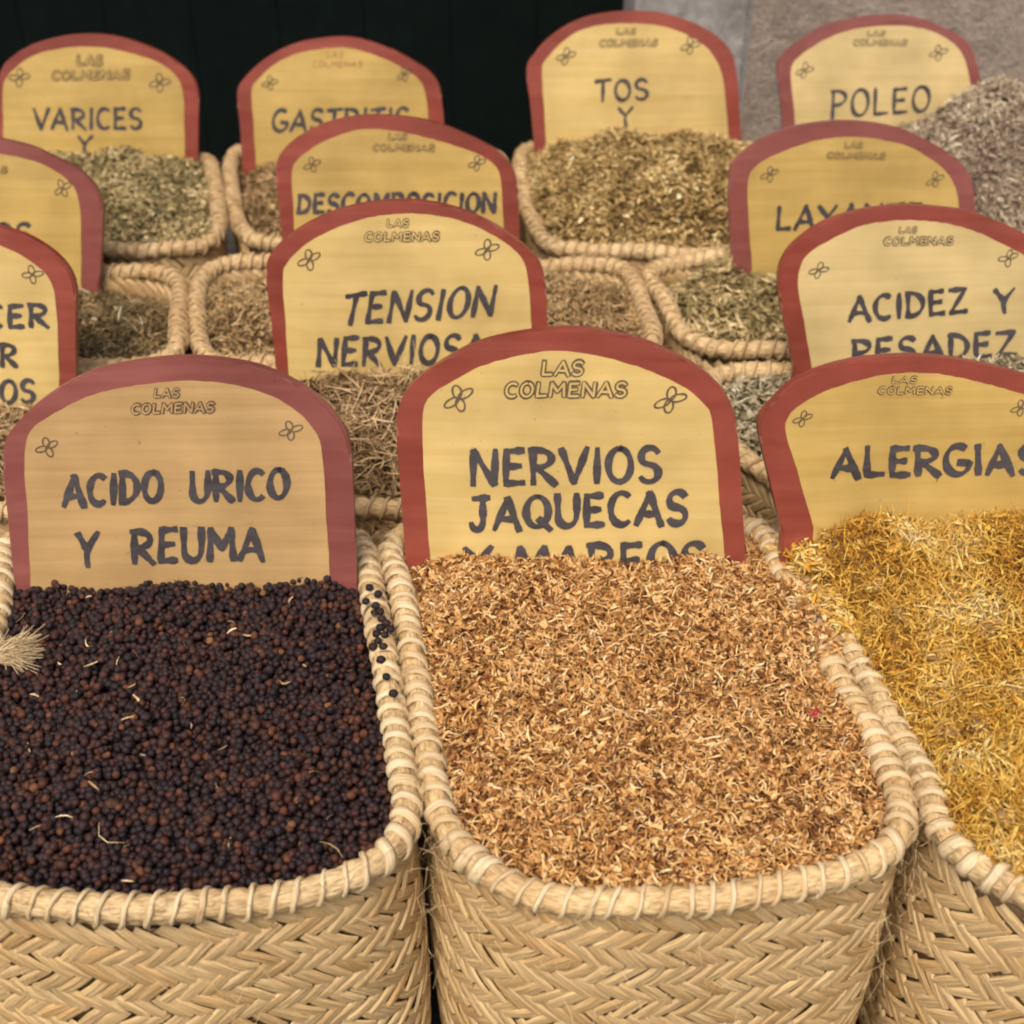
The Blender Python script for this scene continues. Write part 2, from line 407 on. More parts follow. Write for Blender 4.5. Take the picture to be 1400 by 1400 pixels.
# ------------------------------------------------------------------ heaps
class Heap:
    def __init__(self, lp, edge, dome, power=2.2, bumps=(), tilt=(0, 0), inset=.004, rough=.003):
        self.lp, self.edge, self.dome, self.pw, self.bumps, self.tilt, self.inset = lp, edge, dome, power, bumps, tilt, inset
        self.k = rng.normal(0, 1, (10, 2)); self.f = rng.uniform(18, 75, 10); self.ph = rng.uniform(0, 6.28, 10); self.rough = rough
    def z(self, x, y):
        dx, dy = x-self.lp.c[0], y-self.lp.c[1]
        r = np.hypot(dx, dy)/(self.lp.R(np.arctan2(dy, dx))-self.inset)
        h = self.edge+self.dome*(1-np.clip(r, 0, 1.2)**self.pw)+self.tilt[0]*dx*(1-np.clip(r, 0, 1)**4)+self.tilt[1]*dy*(1-np.clip(r, 0, 1)**4)
        for bx, by, s, a in self.bumps: h = h+a*np.exp(-((x-bx)**2+(y-by)**2)/(2*s*s))*(1-np.clip(r, 0, 1)**9)
        for i in range(10):
            kk = self.k[i]/np.linalg.norm(self.k[i]); h = h+self.rough*.35*np.sin((kk[0]*x+kk[1]*y)*self.f[i]+self.ph[i])
        return h
    def n2(self, x, y, sc=1):
        h = 0
        for i in range(10):
            kk = self.k[i]/np.linalg.norm(self.k[i]); h = h+np.sin((kk[0]*x+kk[1]*y)*self.f[i]*sc*2+self.ph[i]*3)
        return h/4
    def sample(self, n, rmax=1.0):
        a = rng.uniform(-PI, PI, n*2); r = np.sqrt(rng.uniform(0, 1, n*2))
        R = self.lp.R(a); acc = rng.uniform(0, 1, n*2) < (R/self.lp.r.max())**2
        a, r, R = a[acc][:n], r[acc][:n], R[acc][:n]
        rr = r*(R-self.inset)*rmax
        return self.lp.c[0]+rr*np.cos(a), self.lp.c[1]+rr*np.sin(a)
    def base(self, name, mat, parent=None, org=None, drop=.003):
        nr, na = 26, 120; V = [(self.lp.c[0], self.lp.c[1], 0)]
        for i in range(1, nr+1):
            for j in range(na):
                a = -PI+2*PI*j/na; rr = i/nr*(float(self.lp.R(a))-self.inset+.002)
                V.append((self.lp.c[0]+rr*math.cos(a), self.lp.c[1]+rr*math.sin(a), 0))
        V = np.array(V); V[:, 2] = self.z(V[:, 0], V[:, 1])-drop
        F = [(0, 0, 0, 0)]*0
        tri = [(0, 1+j, 1+(j+1) % na, 1+(j+1) % na) for j in range(na)]
        for i in range(nr-1):
            for j in range(na):
                a, b = 1+i*na+j, 1+i*na+(j+1) % na
                F.append((a, a+na, b+na, b))
        return V, F, [(t[0], t[1], t[2]) for t in tri]

def strips(x, y, z, L, w, curl, tilt, seg=3, pointed=.3, vshape=.35):
    """n curved strips -> verts, faces"""
    n = len(x); k = seg+1
    s = np.linspace(-.5, .5, k)
    wid = (1-(1-pointed)*np.abs(2*s)**1.6)
    tx = np.zeros((n, k, 3, 3))
    cu = rng.normal(0, 1, n)*curl; cs = rng.normal(0, 1, n)*curl
    for a in range(k):
        for b, c in enumerate((-.5, 0, .5)):
            tx[:, a, b, 0] = s[a]*L
            tx[:, a, b, 1] = c*w*wid[a]+cs*(s[a]**2)*L
            tx[:, a, b, 2] = cu*(s[a]**2*4-.5)*L*.5+(vshape*w*wid[a] if b != 1 else 0)
    V = tx.reshape(n, -1, 3)
    yaw = rng.uniform(0, 2*PI, n); pit = rng.normal(0, tilt, n); rol = rng.normal(0, .9, n)
    cy, sy, cp, sp, cr, sr = np.cos(yaw), np.sin(yaw), np.cos(pit), np.sin(pit), np.cos(rol), np.sin(rol)
    Rm = np.zeros((n, 3, 3))
    Rm[:, 0] = np.stack([cy*cp, cy*sp*sr-sy*cr, cy*sp*cr+sy*sr], 1)
    Rm[:, 1] = np.stack([sy*cp, sy*sp*sr+cy*cr, sy*sp*cr-cy*sr], 1)
    Rm[:, 2] = np.stack([-sp, cp*sr, cp*cr], 1)
    V = np.einsum('nij,nkj->nki', Rm, V)+np.stack([x, y, z], 1)[:, None, :]
    f = []
    for a in range(seg):
        for b in range(2): f.append((a*3+b, (a+1)*3+b, (a+1)*3+b+1, a*3+b+1))
    F = (np.array(f)[None]+(np.arange(n)*k*3)[:, None, None]).reshape(-1, 4)
    return V.reshape(-1, 3), F, k*3

def herb_heap(name, label, hp, mat, groups, cat='dried herbs', baser=.1, colnoise=.35):
    """groups: list of (n, L, w, curl, tilt, zlo, zhi, rnd_lo, rnd_hi, pointed[, seg])"""
    V, F, T = hp.base(name, mat); allV = [V]; off = len(V)
    quads = [np.array(F)]; quads.append(np.array([(t[0], t[1], t[2], t[2]) for t in T])[:0].reshape(0, 4))
    R = [np.full(len(V), baser)]
    for g_ in groups:
        n, L, w, curl, tilt, zl, zh, r0, r1, pt = g_[:10]; seg = g_[10] if len(g_) > 10 else 3
        x, y = hp.sample(n); n = len(x)
        z = hp.z(x, y)+rng.uniform(zl, zh, n)
        LL = L*rng.lognormal(0, .32, n); ww = w*rng.lognormal(0, .25, n)
        v, f, k = strips(x, y, z, LL, ww, curl, tilt, seg, pt)
        c = np.clip(rng.uniform(0, 1, n)*(1-colnoise)+colnoise*(.5+.5*hp.n2(x, y)), 0, 1)
        allV.append(v); quads.append(f+off); off += len(v); R.append(np.repeat(r0+(r1-r0)*c, k))
    o = np.array([hp.lp.c[0], hp.lp.c[1], 0])
    m = mesh_np(name, np.vstack(allV)-o, np.vstack(quads), True, {'rnd': np.concatenate(R)})
    ob = obj(name, m, mat); ob.location = o
    tag(ob, label, cat, None, 'stuff')
    return ob

# ------------------------------------------------------------------ hand lettering
def arc(cx, cy, rx, ry, a0, a1, n=14):
    return [(cx+rx*math.cos(math.radians(a0+(a1-a0)*i/n)), cy+ry*math.sin(math.radians(a0+(a1-a0)*i/n))) for i in range(n+1)]
GL = {
 'A': (.92, [[(0, 0), (.52, 1)], [(.50, 1), (.98, -.06)], [(.2, .33), (.8, .31)]]),
 'C': (.78, [arc(.58, .5, .52, .5, 55, 305)]),
 'D': (.82, [[(.1, 0), (.1, 1)], [(.0, .98)]+arc(.2, .5, .72, .48, 88, -88)+[(.0, .03)]]),
 'E': (.72, [[(.12, 0), (.14, 1)], [(.1, .97), (.9, .99)], [(.12, .52), (.78, .54)], [(.1, .03), (.95, .04)]]),
 'G': (.88, [arc(.55, .5, .5, .5, 58, 350)+[(.98, .40), (.58, .42)]]),
 'I': (.26, [[(.5, 0), (.52, 1)]]),
 'J': (.72, [[(.2, .97), (.95, .99)], [(.66, .98), (.68, .3)]+arc(.38, .26, .30, .26, 0, -165)]),
 'L': (.70, [[(.14, 1), (.12, .04)], [(.08, .03), (.95, .05)]]),
 'M': (1.02, [[(.05, 0), (.1, 1)], [(.1, 1), (.5, .36)], [(.5, .36), (.88, 1)], [(.88, 1), (.96, 0)]]),
 'N': (.88, [[(.08, 0), (.08, 1)], [(.08, 1), (.9, 0)], [(.9, 0), (.92, 1)]]),
 'O': (.86, [arc(.5, .5, .44, .5, 80, 445, 22)]),
 'P': (.74, [[(.12, -.04), (.12, 1)], [(.0, .97)]+arc(.3, .72, .62, .26, 88, -92)+[(.12, .45)]]),
 'Q': (.92, [arc(.48, .52, .44, .48, 80, 445, 22), [(.55, .28), (1.0, -.06)]]),
 'R': (.84, [[(.12, 0), (.12, 1)], [(.0, .98)]+arc(.3, .73, .56, .25, 88, -92)+[(.12, .46)], [(.3, .46), (1.0, -.04)]]),
 'S': (.74, [arc(.52, .74, .40, .25, 30, 230, 10)+arc(.48, .25, .42, .25, 65, -150, 12)]),
 'T': (.80, [[(.0, .95), (1.0, 1.02)], [(.52, .97), (.46, -.02)]]),
 'U': (.84, [[(.08, 1), (.1, .4)]+arc(.5, .34, .40, .34, 180, 350, 10)+[(.92, .5), (.92, 1)]]),
 'V': (.86, [[(0, 1), (.5, 0)], [(.5, 0), (1, 1.02)]]),
 'X': (.88, [[(0, 1), (1, 0)], [(.95, 1), (.05, 0)]]),
 'Y': (.84, [[(.0, 1), (.5, .48)], [(1.0, 1.02), (.48, .48), (.5, -.02)]]),
 'Z': (.82, [[(.05, .97), (.92, .99)], [(.9, .98), (.08, .03)], [(.06, .03), (.95, .05)]]),
}
class Ribbon:
    def __init__(self): self.V = []; self.F = []; self.d = 0
    def stroke(self, pts, w, y0=-.0011, rough=.16):
        P, ln = catmull([(p[0], p[1]) for p in pts], max(5, min(26, int(len(pts)*1.6)+9)), False)
        t = np.gradient(P, axis=0); t /= np.linalg.norm(t, axis=1)[:, None]+1e-9
        nr = np.stack([-t[:, 1], t[:, 0]], 1); n = len(P)
        a0 = len(self.V); y = y0-self.d; self.d += .000012
        ph = random.uniform(0, 6)
        P = P.copy(); P[0] -= t[0]*w*.3; P[-1] += t[-1]*w*.3
        brush = np.array([math.cos(.9), math.sin(.9)])
        for i in range(n):
            ww = w*.5*(1+rough*math.sin(i*.55+ph)+rough*.45*random.uniform(-1, 1))
            ww *= .86+.28*abs(nr[i]@brush)
            if i in (0, n-1): ww *= random.uniform(.66, .9)
            for s in (-1, 1):
                q = P[i]+nr[i]*ww*s; self.V.append((q[0], y, q[1]))
        for i in range(n-1): self.F.append((a0+2*i, a0+2*i+2, a0+2*i+3, a0+2*i+1))
    def build(self, name, mat, parent):
        if not self.V: return None
        m = mesh_np(name, self.V, self.F, False); return obj(name, m, mat, parent)

class Sign:
    def __init__(self, g0, lean, yaw, cx, label, outer, inner, yellow):
        self.lam = math.radians(lean); Rz = Matrix.Rotation(math.radians(yaw), 3, 'Z')
        self.U = Rz @ Vector((1, 0, 0)); self.Vv = Rz @ Vector((0, math.sin(self.lam), math.cos(self.lam)))
        self.N = Rz @ Vector((0, -math.cos(self.lam), math.sin(self.lam)))      # towards the viewer
        d = ray(cx, 600); self.O = Vector((0, g0, 0))
        # base centre under the apex
        q = self._hit(cx, outer[len(outer)//2][1]); self.O = self.O + self.U*((q-self.O).dot(self.U))
        mt = Matrix((self.U, -self.N, self.Vv)).transposed().to_4x4(); mt.translation = self.O
        self.root = empty('herb_sign', None, mt); tag(self.root, label, 'sign', 'painted herb signs')
        self.poly('board', outer, M['red_sheen' if any(w in label for w in ('ACIDO', 'LAXANTE', 'OS, behind', 'POLEO')) else 'red'], 0.0, .010, .0016)
        self.poly('face_panel', inner, yellow, -.0007, .0006, 0, .0004)
    def _hit(self, px, py):
        d = ray(px, py); c = Vector((0, 0, H)); t = (self.O-c).dot(self.N)/d.dot(self.N); return c+d*t
    def uv(self, px, py):
        q = self._hit(px, py)-self.O; return (q.dot(self.U), q.dot(self.Vv))
    def poly(self, name, pts, mat, y, th, bev=0, wob=0):
        P = [self.uv(*p) for p in pts]
        a, b = P[0], P[-1]
        low = -.085 if name == 'board' else -.075
        if a[1] > -.02: a2 = (a[0]+(b[0]-a[0])*.02, low)
        P2, _ = catmull(P, 90, False); P2 = [tuple(p) for p in P2]
        if wob: P2 = [(p[0]+wob*math.sin(i*.7)*random.random(), p[1]+wob*random.uniform(-1, 1)) for i, p in enumerate(P2)]
        P2 = [(P2[0][0]+.004, low)]+P2+[(P2[-1][0]-.002, low)]
        bm = bmesh.new(); vs = [bm.verts.new((p[0], y, p[1])) for p in P2]
        f = bm.faces.new(vs); bm.normal_update()
        if f.normal.y > 0: f.normal_flip()
        ex = bmesh.ops.extrude_face_region(bm, geom=[f]); nv = [e for e in ex['geom'] if isinstance(e, bmesh.types.BMVert)]
        for v in nv: v.co.y = y
        nf = [e for e in ex['geom'] if isinstance(e, bmesh.types.BMFace)]
        for v in f.verts if f.is_valid else []: v.co.y = y+th
        if bev:
            ed = [e for e in bm.edges if all(abs(v.co.y-y) < 1e-7 for v in e.verts) and len(e.link_faces) == 2]
            bmesh.ops.bevel(bm, geom=ed, offset=bev, segments=2, affect='EDGES', clamp_overlap=True)
        bmesh.ops.recalc_face_normals(bm, faces=bm.faces[:])
        m = bpy.data.meshes.new(name); bm.to_mesh(m); bm.free()
        return obj(name, m, mat, self.root)
    def put(self, rb, text, p0, p1, h, stroke, y0=-.0011, slant=0, h2=None, rough=.2, jit=.022):
        h2 = h2 or h; k_ = stroke*.42; p0 = (p0[0]+k_, p0[1]-k_); p1 = (p1[0]-k_, p1[1]-k_); h -= 2*k_; h2 -= 2*k_
        A = np.array(self.uv(*p0)); B = np.array(self.uv(*p1))
        up0 = np.array(self.uv(p0[0], p0[1]-h))-A; up1 = np.array(self.uv(p1[0], p1[1]-h2))-B
        wd = [.45 if c == ' ' else GL[c][0] for c in text]; sp = .20
        tot = sum(wd)+sp*(len(text)-1); x = 0; rs = random.Random(text+str(p0))
        for c, w in zip(text, wd):
            if c != ' ':
                jy, js, jr = rs.uniform(-jit, jit), rs.uniform(1-jit, 1+jit*1.5), rs.uniform(-jit, jit)
                for st in GL[c][1]:
                    pts = []
                    for q in st:
                        f = (x+q[0]*w)/tot; yy = jy+q[1]*js
                        pts.append(A+(B-A)*f+(up0*(1-f)+up1*f)*yy+(B-A)/tot*((slant+jr)*q[1]))
                    sw = .88*stroke*np.linalg.norm(up0)/h
                    rb.stroke(pts, sw, y0, rough)
            x += w+sp
    def words(self, text, p0, p1, h, stroke, slant=0, h2=None, name='lettering'):
        rb = Ribbon(); self.put(rb, text, p0, p1, h, stroke, -.0011, slant, h2); return rb.build(name, M['ink'], self.root)
    def brand(self, las, col, mat='thin_ink', outline=True):
        rb = Ribbon(); rb2 = Ribbon()
        for text, (x0, x1, yt, yb, dy) in (('LAS', las), ('COLMENAS', col)):
            h = yb-yt; sw = h*.33
            st = random.getstate(); self.put(rb, text, (x0, yb), (x1, yb+dy), h, sw if outline else h*.15, -.0011, .1, None, .04, .02)
            if outline: self.put(rb2, text, (x0+sw*.25, yb-sw*.25), (x1-sw*.25, yb+dy-sw*.25), h-sw*.5, sw*.40, -.0019, .1, None, .03, .02)
        o = rb.build('brand_lettering', M[mat], self.root)
        if outline: rb2.build('letter_fill', self.yel, o)
    def flower(self, px, py, s, kind=0, mat='thin_ink'):
        rb = Ribbon(); C0 = np.array(self.uv(px, py)); k = s*(self.uv(px+1, py)[0]-self.uv(px, py)[0])
        ang = random.uniform(-.15, .15)
        for a, l, w in ((90, .95, .30), (0, 1.15, .26), (180, 1.15, .26), (270, .95, .30)):
            a = math.radians(a+random.uniform(-12, 12)+(20 if a in (0, 180) else 0))+ang
            ax = np.array([math.cos(a), math.sin(a)]); ay = np.array([-ax[1], ax[0]])
            pts = [C0+k*(ax*l*.5*(1-math.cos(q))+ay*w*math.sin(q)) for q in np.linspace(.25, 2*PI-.25, 11)]
            rb.stroke(pts, k*.13)
        rb.build('flower_mark', M[mat], self.root)

exec_order = 'signs'
def sign(g0, lean, yaw, cx, label, outer, inner, yellow):
    s = Sign(g0, lean, yaw, cx, label, outer, inner, M[yellow]); s.yel = M[yellow]; return s
# --- front row
s = sign(.868, 11, 1, 245, 'dull ochre sign with red edge tinted with purplish sheen reading ACIDO URICO Y REUMA above dark berries',
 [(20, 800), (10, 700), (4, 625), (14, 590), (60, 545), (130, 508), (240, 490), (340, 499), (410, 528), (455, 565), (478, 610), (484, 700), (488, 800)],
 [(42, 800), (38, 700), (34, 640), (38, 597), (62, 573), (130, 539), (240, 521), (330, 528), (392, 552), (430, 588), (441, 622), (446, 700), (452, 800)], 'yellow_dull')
s.words('ACIDO', (84, 695), (226, 688), 48, 9.5); s.words('URICO', (257, 689), (398, 684), 47, 9.5)
s.words('Y', (103, 776), (138, 775), 52, 9.5); s.words('REUMA', (177, 773), (364, 767), 52, 9.5, 0, 49)
s.brand((209, 247, 529, 544, 0), (178, 295, 550, 567, -3)); s.flower(65, 611, 15); s.flower(398, 588, 15)
s = sign(.886, 11, -1.5, 778, 'bright yellow sign reading NERVIOS JAQUECAS Y MAREOS, front row centre',
 [(556, 795), (549, 690), (543, 610), (543, 565), (560, 530), (600, 498), (665, 466), (770, 450), (860, 461), (930, 489), (975, 520), (1001, 556), (1010, 610), (1015, 690), (1021, 790)],
 [(591, 795), (583, 690), (578, 610), (579, 563), (588, 542), (612, 525), (666, 498), (741, 481), (803, 484), (871, 501), (930, 526), (962, 552), (974, 580), (984, 690), (993, 790)], 'yellow')
s.words('NERVIOS', (640, 667), (907, 661), 54, 9.8); s.words('JAQUECAS', (638, 727), (944, 719), 51, 9.8); s.words('Y MAREOS', (631, 801), (968, 790), 54, 10.2)
s.brand((737, 800, 490, 515, 0), (687, 859, 520, 545, -1)); s.flower(627, 544, 20); s.flower(916, 546, 20)
s = sign(.872, 12, 3, 1270, 'ochre sign with red edge reading ALERGIAS standing in the golden flower petals',
 [(1069, 725), (1050, 646), (1038, 592), (1040, 570), (1057, 550), (1091, 519), (1160, 495), (1240, 487), (1310, 492), (1400, 512), (1460, 538), (1500, 575), (1512, 620), (1520, 720)],
 [(1112, 720), (1090, 645), (1074, 590), (1076, 572), (1088, 558), (1126, 536), (1181, 518), (1240, 510), (1300, 514), (1400, 539), (1450, 562), (1475, 590), (1484, 640), (1490, 720)], 'yellow_mid')
s.words('ALERGIAS', (1134, 655), (1424, 650), 46, 9.5); s.brand((1217, 1254, 513, 524, 0), (1198, 1302, 527, 539, 0), 'thin_ink'); s.flower(1097, 572, 12); s.flower(1395, 557, 12)
# --- second row
s = sign(1.175, 11, 0, 557, 'yellow sign reading TENSION NERVIOSA directly behind the centre front sign',
 [(378, 515), (372, 450), (364, 380), (368, 350), (395, 322), (435, 298), (490, 280), (555, 274), (610, 281), (662, 300), (705, 327), (737, 358), (746, 390), (749, 450), (753, 515)],
 [(395, 515), (391, 450), (387, 385), (392, 360), (430, 326), (490, 301), (550, 292), (610, 297), (660, 314), (700, 339), (718, 362), (723, 395), (727, 450), (730, 515)], 'yellow')
s.words('TENSION', (464, 447), (676, 434), 46, 7.6, .22); s.words('NERVIOSA', (430, 503), (665, 497), 43, 7.6, .1)
s.brand((527, 560, 298, 311, 0), (497, 602, 316, 331, -1)); s.flower(423, 355, 15); s.flower(666, 341, 15)
s = sign(1.18, 11, 3, 1257, 'pale yellow sign reading ACIDEZ Y PESADEZ near the right edge',
 [(1086, 505), (1077, 460), (1067, 412), (1065, 375), (1073, 350), (1091, 329), (1126, 305), (1177, 288), (1235, 281), (1290, 284), (1335, 292), (1400, 319), (1430, 345), (1447, 380), (1455, 500)],
 [(1110, 505), (1101, 450), (1092, 400), (1092, 372), (1102, 350), (1126, 333), (1177, 309), (1235, 301), (1290, 305), (1332, 316), (1383, 340), (1412, 358), (1425, 385), (1432, 500)], 'yellow_pale')
s.words('ACIDEZ', (1158, 442), (1325, 430), 38, 7.2); s.words('Y', (1357, 430), (1389, 429), 37, 7.2); s.words('PESADEZ', (1162, 501), (1392, 488), 39, 7.2)
s.brand((1227, 1254, 309, 319, 0), (1206, 1304, 323, 336, -1)); s.flower(1119, 369, 12); s.flower(1378, 353, 12)
s = sign(1.165, 11, -2, -90, 'bright yellow sign cut off at left with the letter ends CER, R and OS',
 [(-280, 560), (-285, 400), (-270, 362), (-225, 322), (-150, 292), (-85, 285), (0, 311), (34, 322), (69, 343), (91, 366), (102, 394), (103, 450), (103, 560)],
 [(-258, 560), (-262, 410), (-250, 375), (-205, 338), (-150, 315), (-85, 307), (0, 336), (34, 352), (60, 372), (73, 393), (77, 420), (80, 480), (82, 560)], 'yellow')
s.words('CER', (-22, 451), (69, 449), 36, 7.2); s.words('R', (-2, 504), (26, 503), 36, 7.2); s.words('OS', (-2, 554), (51, 553), 36, 7.2)
s.brand((-120, -80, 320, 331, 0), (-150, -45, 335, 349, 0)); s.flower(45, 375, 13)
# --- third row
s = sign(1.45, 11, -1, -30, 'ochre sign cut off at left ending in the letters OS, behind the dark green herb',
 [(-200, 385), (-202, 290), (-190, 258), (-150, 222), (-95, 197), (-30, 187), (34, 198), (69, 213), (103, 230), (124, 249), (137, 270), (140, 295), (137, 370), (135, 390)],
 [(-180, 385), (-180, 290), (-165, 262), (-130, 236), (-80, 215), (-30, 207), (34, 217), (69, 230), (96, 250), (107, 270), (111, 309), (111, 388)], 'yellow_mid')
s.words('OS', (-10, 336), (46, 335), 33, 6); s.brand((-55, -28, 211, 222, 0), (-85, 11, 226, 237, 0)); s.flower(86, 257, 12)
s = sign(1.455, 11, 0, 544, 'ochre sign reading DESCOMPOSICION half hidden by the sign in front of it',
 [(387, 345), (381, 280), (377, 232), (386, 206), (411, 185), (446, 168), (494, 158), (546, 159), (597, 168), (649, 189), (683, 209), (701, 231), (708, 261), (710, 319), (711, 345)],
 [(404, 345), (401, 280), (399, 240), (403, 223), (418, 209), (446, 192), (494, 177), (546, 180), (597, 192), (649, 209), (674, 224), (684, 242), (688, 302), (689, 345)], 'yellow_mid')
s.words('DESCOMPOSICION', (404, 294), (680, 292), 31, 6.4, .08); s.brand((529, 557, 181, 192, 0), (508, 595, 196, 207, 0)); s.flower(427, 225, 11); s.flower(652, 223, 11)
s = sign(1.455, 10, 2, 1165, 'ochre sign with red edge tinted with purplish sheen reading LAXANTE beside the pale green leaves',
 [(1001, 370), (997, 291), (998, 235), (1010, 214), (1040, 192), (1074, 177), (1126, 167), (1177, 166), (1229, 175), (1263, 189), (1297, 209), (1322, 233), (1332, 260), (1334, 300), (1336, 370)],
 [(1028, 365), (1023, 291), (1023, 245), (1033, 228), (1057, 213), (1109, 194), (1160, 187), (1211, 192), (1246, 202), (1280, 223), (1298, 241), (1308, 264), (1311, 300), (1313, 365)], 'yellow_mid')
s.words('LAXANTE', (1058, 317), (1262, 312), 37, 6.2, .08); s.brand((1153, 1180, 193, 203, 0), (1129, 1211, 207, 217, 1)); s.flower(1052, 238, 11); s.flower(1278, 245, 11)
# --- back row
s = sign(1.835, 10, 0, 135, 'ochre sign reading VARICES Y, leftmost in the back row against the dark doorway',
 [(-3, 225), (-4, 125), (2, 94), (17, 77), (51, 58), (103, 47), (154, 49), (206, 65), (240, 84), (262, 104), (271, 127), (271, 170), (270, 225)],
 [(6, 225), (4, 140), (6, 112), (21, 93), (51, 74), (103, 64), (154, 67), (206, 81), (235, 98), (249, 120), (252, 160), (253, 225)], 'yellow_mid')
s.words('VARICES', (44, 179), (197, 178), 32, 5.6, 0); s.words('Y', (105, 211), (128, 211), 27, 5)
s.brand((103, 142, 74, 91, 0), (69, 179, 96, 111, -2), 'thin_ink', True); s.flower(27, 106, 13); s.flower(219, 113, 13)
s = sign(1.84, 10, 0, 465, 'ochre sign reading GASTRITIS with faded red brand lettering, against the dark doorway',
 [(331, 225), (328, 172), (324, 130), (331, 110), (360, 82), (394, 63), (432, 53), (480, 51), (529, 65), (563, 82), (587, 98), (600, 116), (604, 140), (607, 170), (609, 225)],
 [(350, 225), (347, 172), (344, 128), (349, 113), (377, 87), (411, 72), (463, 65), (496, 70), (529, 82), (559, 98), (577, 114), (583, 137), (586, 170), (588, 225)], 'yellow_mid')
s.words('GASTRITIS', (369, 182), (560, 178), 33, 5.6, .1); s.brand((446, 470, 70, 79, 0), (427, 496, 83, 92, 0), 'faded_red', False); s.flower(369, 113, 10); s.flower(553, 101, 10)
s = sign(1.84, 10, 1, 866, 'tall yellow sign reading TOS Y above the domed olive brown herb heap',
 [(732, 225), (726, 150), (720, 95), (731, 73), (751, 51), (786, 29), (825, 18), (871, 15), (915, 20), (954, 34), (982, 51), (1001, 73), (1008, 105), (1011, 150), (1014, 200)],
 [(748, 225), (744, 150), (741, 95), (748, 80), (769, 57), (803, 38), (854, 32), (906, 36), (940, 48), (966, 65), (982, 88), (989, 113), (993, 150), (997, 200)], 'yellow')
s.words('TOS', (812, 141), (889, 138), 32, 5.4); s.words('Y', (844, 172), (867, 171), 26, 4.6)
s.brand((841, 870, 38, 48, 0), (818, 900, 53, 65, -1)); s.flower(774, 77, 12); s.flower(944, 62, 12)
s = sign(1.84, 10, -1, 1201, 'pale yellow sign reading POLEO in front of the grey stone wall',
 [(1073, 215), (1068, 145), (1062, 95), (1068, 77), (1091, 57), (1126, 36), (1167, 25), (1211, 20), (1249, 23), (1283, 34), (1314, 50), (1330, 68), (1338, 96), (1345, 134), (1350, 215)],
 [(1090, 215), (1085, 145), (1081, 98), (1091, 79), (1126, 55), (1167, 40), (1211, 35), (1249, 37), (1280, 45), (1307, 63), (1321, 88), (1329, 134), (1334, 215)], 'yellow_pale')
s.words('POLEO', (1133, 164), (1273, 153), 41, 5.2, .05, 37); s.brand((1184, 1211, 41, 50, 0), (1165, 1241, 53, 63, 0)); s.flower(1100, 96, 11); s.flower(1283, 72, 11)

# ------------------------------------------------------------------ baskets
RIMS = {
 'berries': [(498, 745), (508, 800), (520, 870), (534, 950), (548, 1040), (556, 1105), (535, 1155), (480, 1190), (400, 1211), (290, 1229), (200, 1238), (100, 1235), (0, 1224), (-90, 1195), (-135, 1130), (-110, 1040), (-60, 950), (-15, 870), (0, 800), (6, 755), (30, 728), (120, 722), (250, 722), (400, 722), (475, 726)],
 'chips': [(533, 748), (547, 800), (560, 870), (573, 950), (588, 1040), (605, 1110), (650, 1170), (730, 1212), (830, 1230), (950, 1227), (1080, 1206), (1170, 1182), (1226, 1145), (1233, 1095), (1221, 1050), (1199, 1000), (1166, 950), (1130, 885), (1095, 820), (1062, 760), (1036, 724), (980, 716), (800, 712), (620, 714), (555, 722)],
 'petals': [(1070, 740), (1112, 805), (1160, 880), (1200, 945), (1240, 1010), (1270, 1070), (1290, 1130), (1335, 1180), (1400, 1218), (1480, 1245), (1600, 1255), (1750, 1230), (1850, 1160), (1830, 1000), (1740, 850), (1650, 770), (1550, 730), (1300, 722), (1120, 720)],
 'cer': [(250, 525), (252, 600), (252, 655), (220, 685), (100, 690), (-100, 690), (-330, 680), (-400, 620), (-370, 540), (-300, 510), (-100, 508), (100, 508), (220, 510)],
 'tension': [(292, 525), (284, 600), (290, 660), (335, 684), (600, 688), (850, 688), (930, 682), (975, 650), (975, 590), (962, 535), (930, 508), (700, 506), (330, 506)],
 'acidez': [(972, 525), (984, 565), (1004, 605), (1050, 640), (1120, 672), (1400, 690), (1650, 684), (1780, 640), (1750, 560), (1640, 512), (1400, 504), (1100, 504), (995, 506)],
 'dark': [(243, 385), (243, 440), (240, 476), (200, 490), (100, 495), (-80, 495), (-250, 490), (-340, 450), (-310, 395), (-250, 362), (-100, 358), (100, 363), (210, 371)],
 'descomp': [(274, 378), (269, 430), (276, 472), (305, 490), (400, 496), (600, 498), (800, 496), (875, 487), (893, 460), (882, 420), (866, 384), (838, 362), (700, 356), (400, 355), (310, 358)],
 'lax': [(889, 370), (909, 406), (931, 444), (958, 464), (1000, 474), (1200, 482), (1350, 480), (1440, 455), (1430, 400), (1370, 362), (1250, 353), (1050, 350), (930, 355)],
 'varices': [(292, 240), (297, 280), (298, 310), (275, 328), (200, 335), (100, 337), (-50, 335), (-130, 310), (-120, 250), (-80, 215), (0, 205), (150, 203), (270, 212)],
 'gastr': [(314, 218), (316, 250), (322, 287), (334, 316), (362, 330), (500, 335), (640, 334), (688, 318), (690, 260), (682, 215), (640, 202), (480, 197), (340, 202)],
 'tos': [(712, 212), (717, 260), (727, 298), (745, 324), (778, 338), (900, 343), (1000, 338), (1080, 322), (1085, 270), (1060, 215), (1000, 197), (850, 193), (740, 197)],
 'poleo': [(1112, 215), (1118, 270), (1135, 314), (1180, 334), (1350, 338), (1500, 328), (1560, 280), (1530, 215), (1400, 197), (1150, 197)],
}
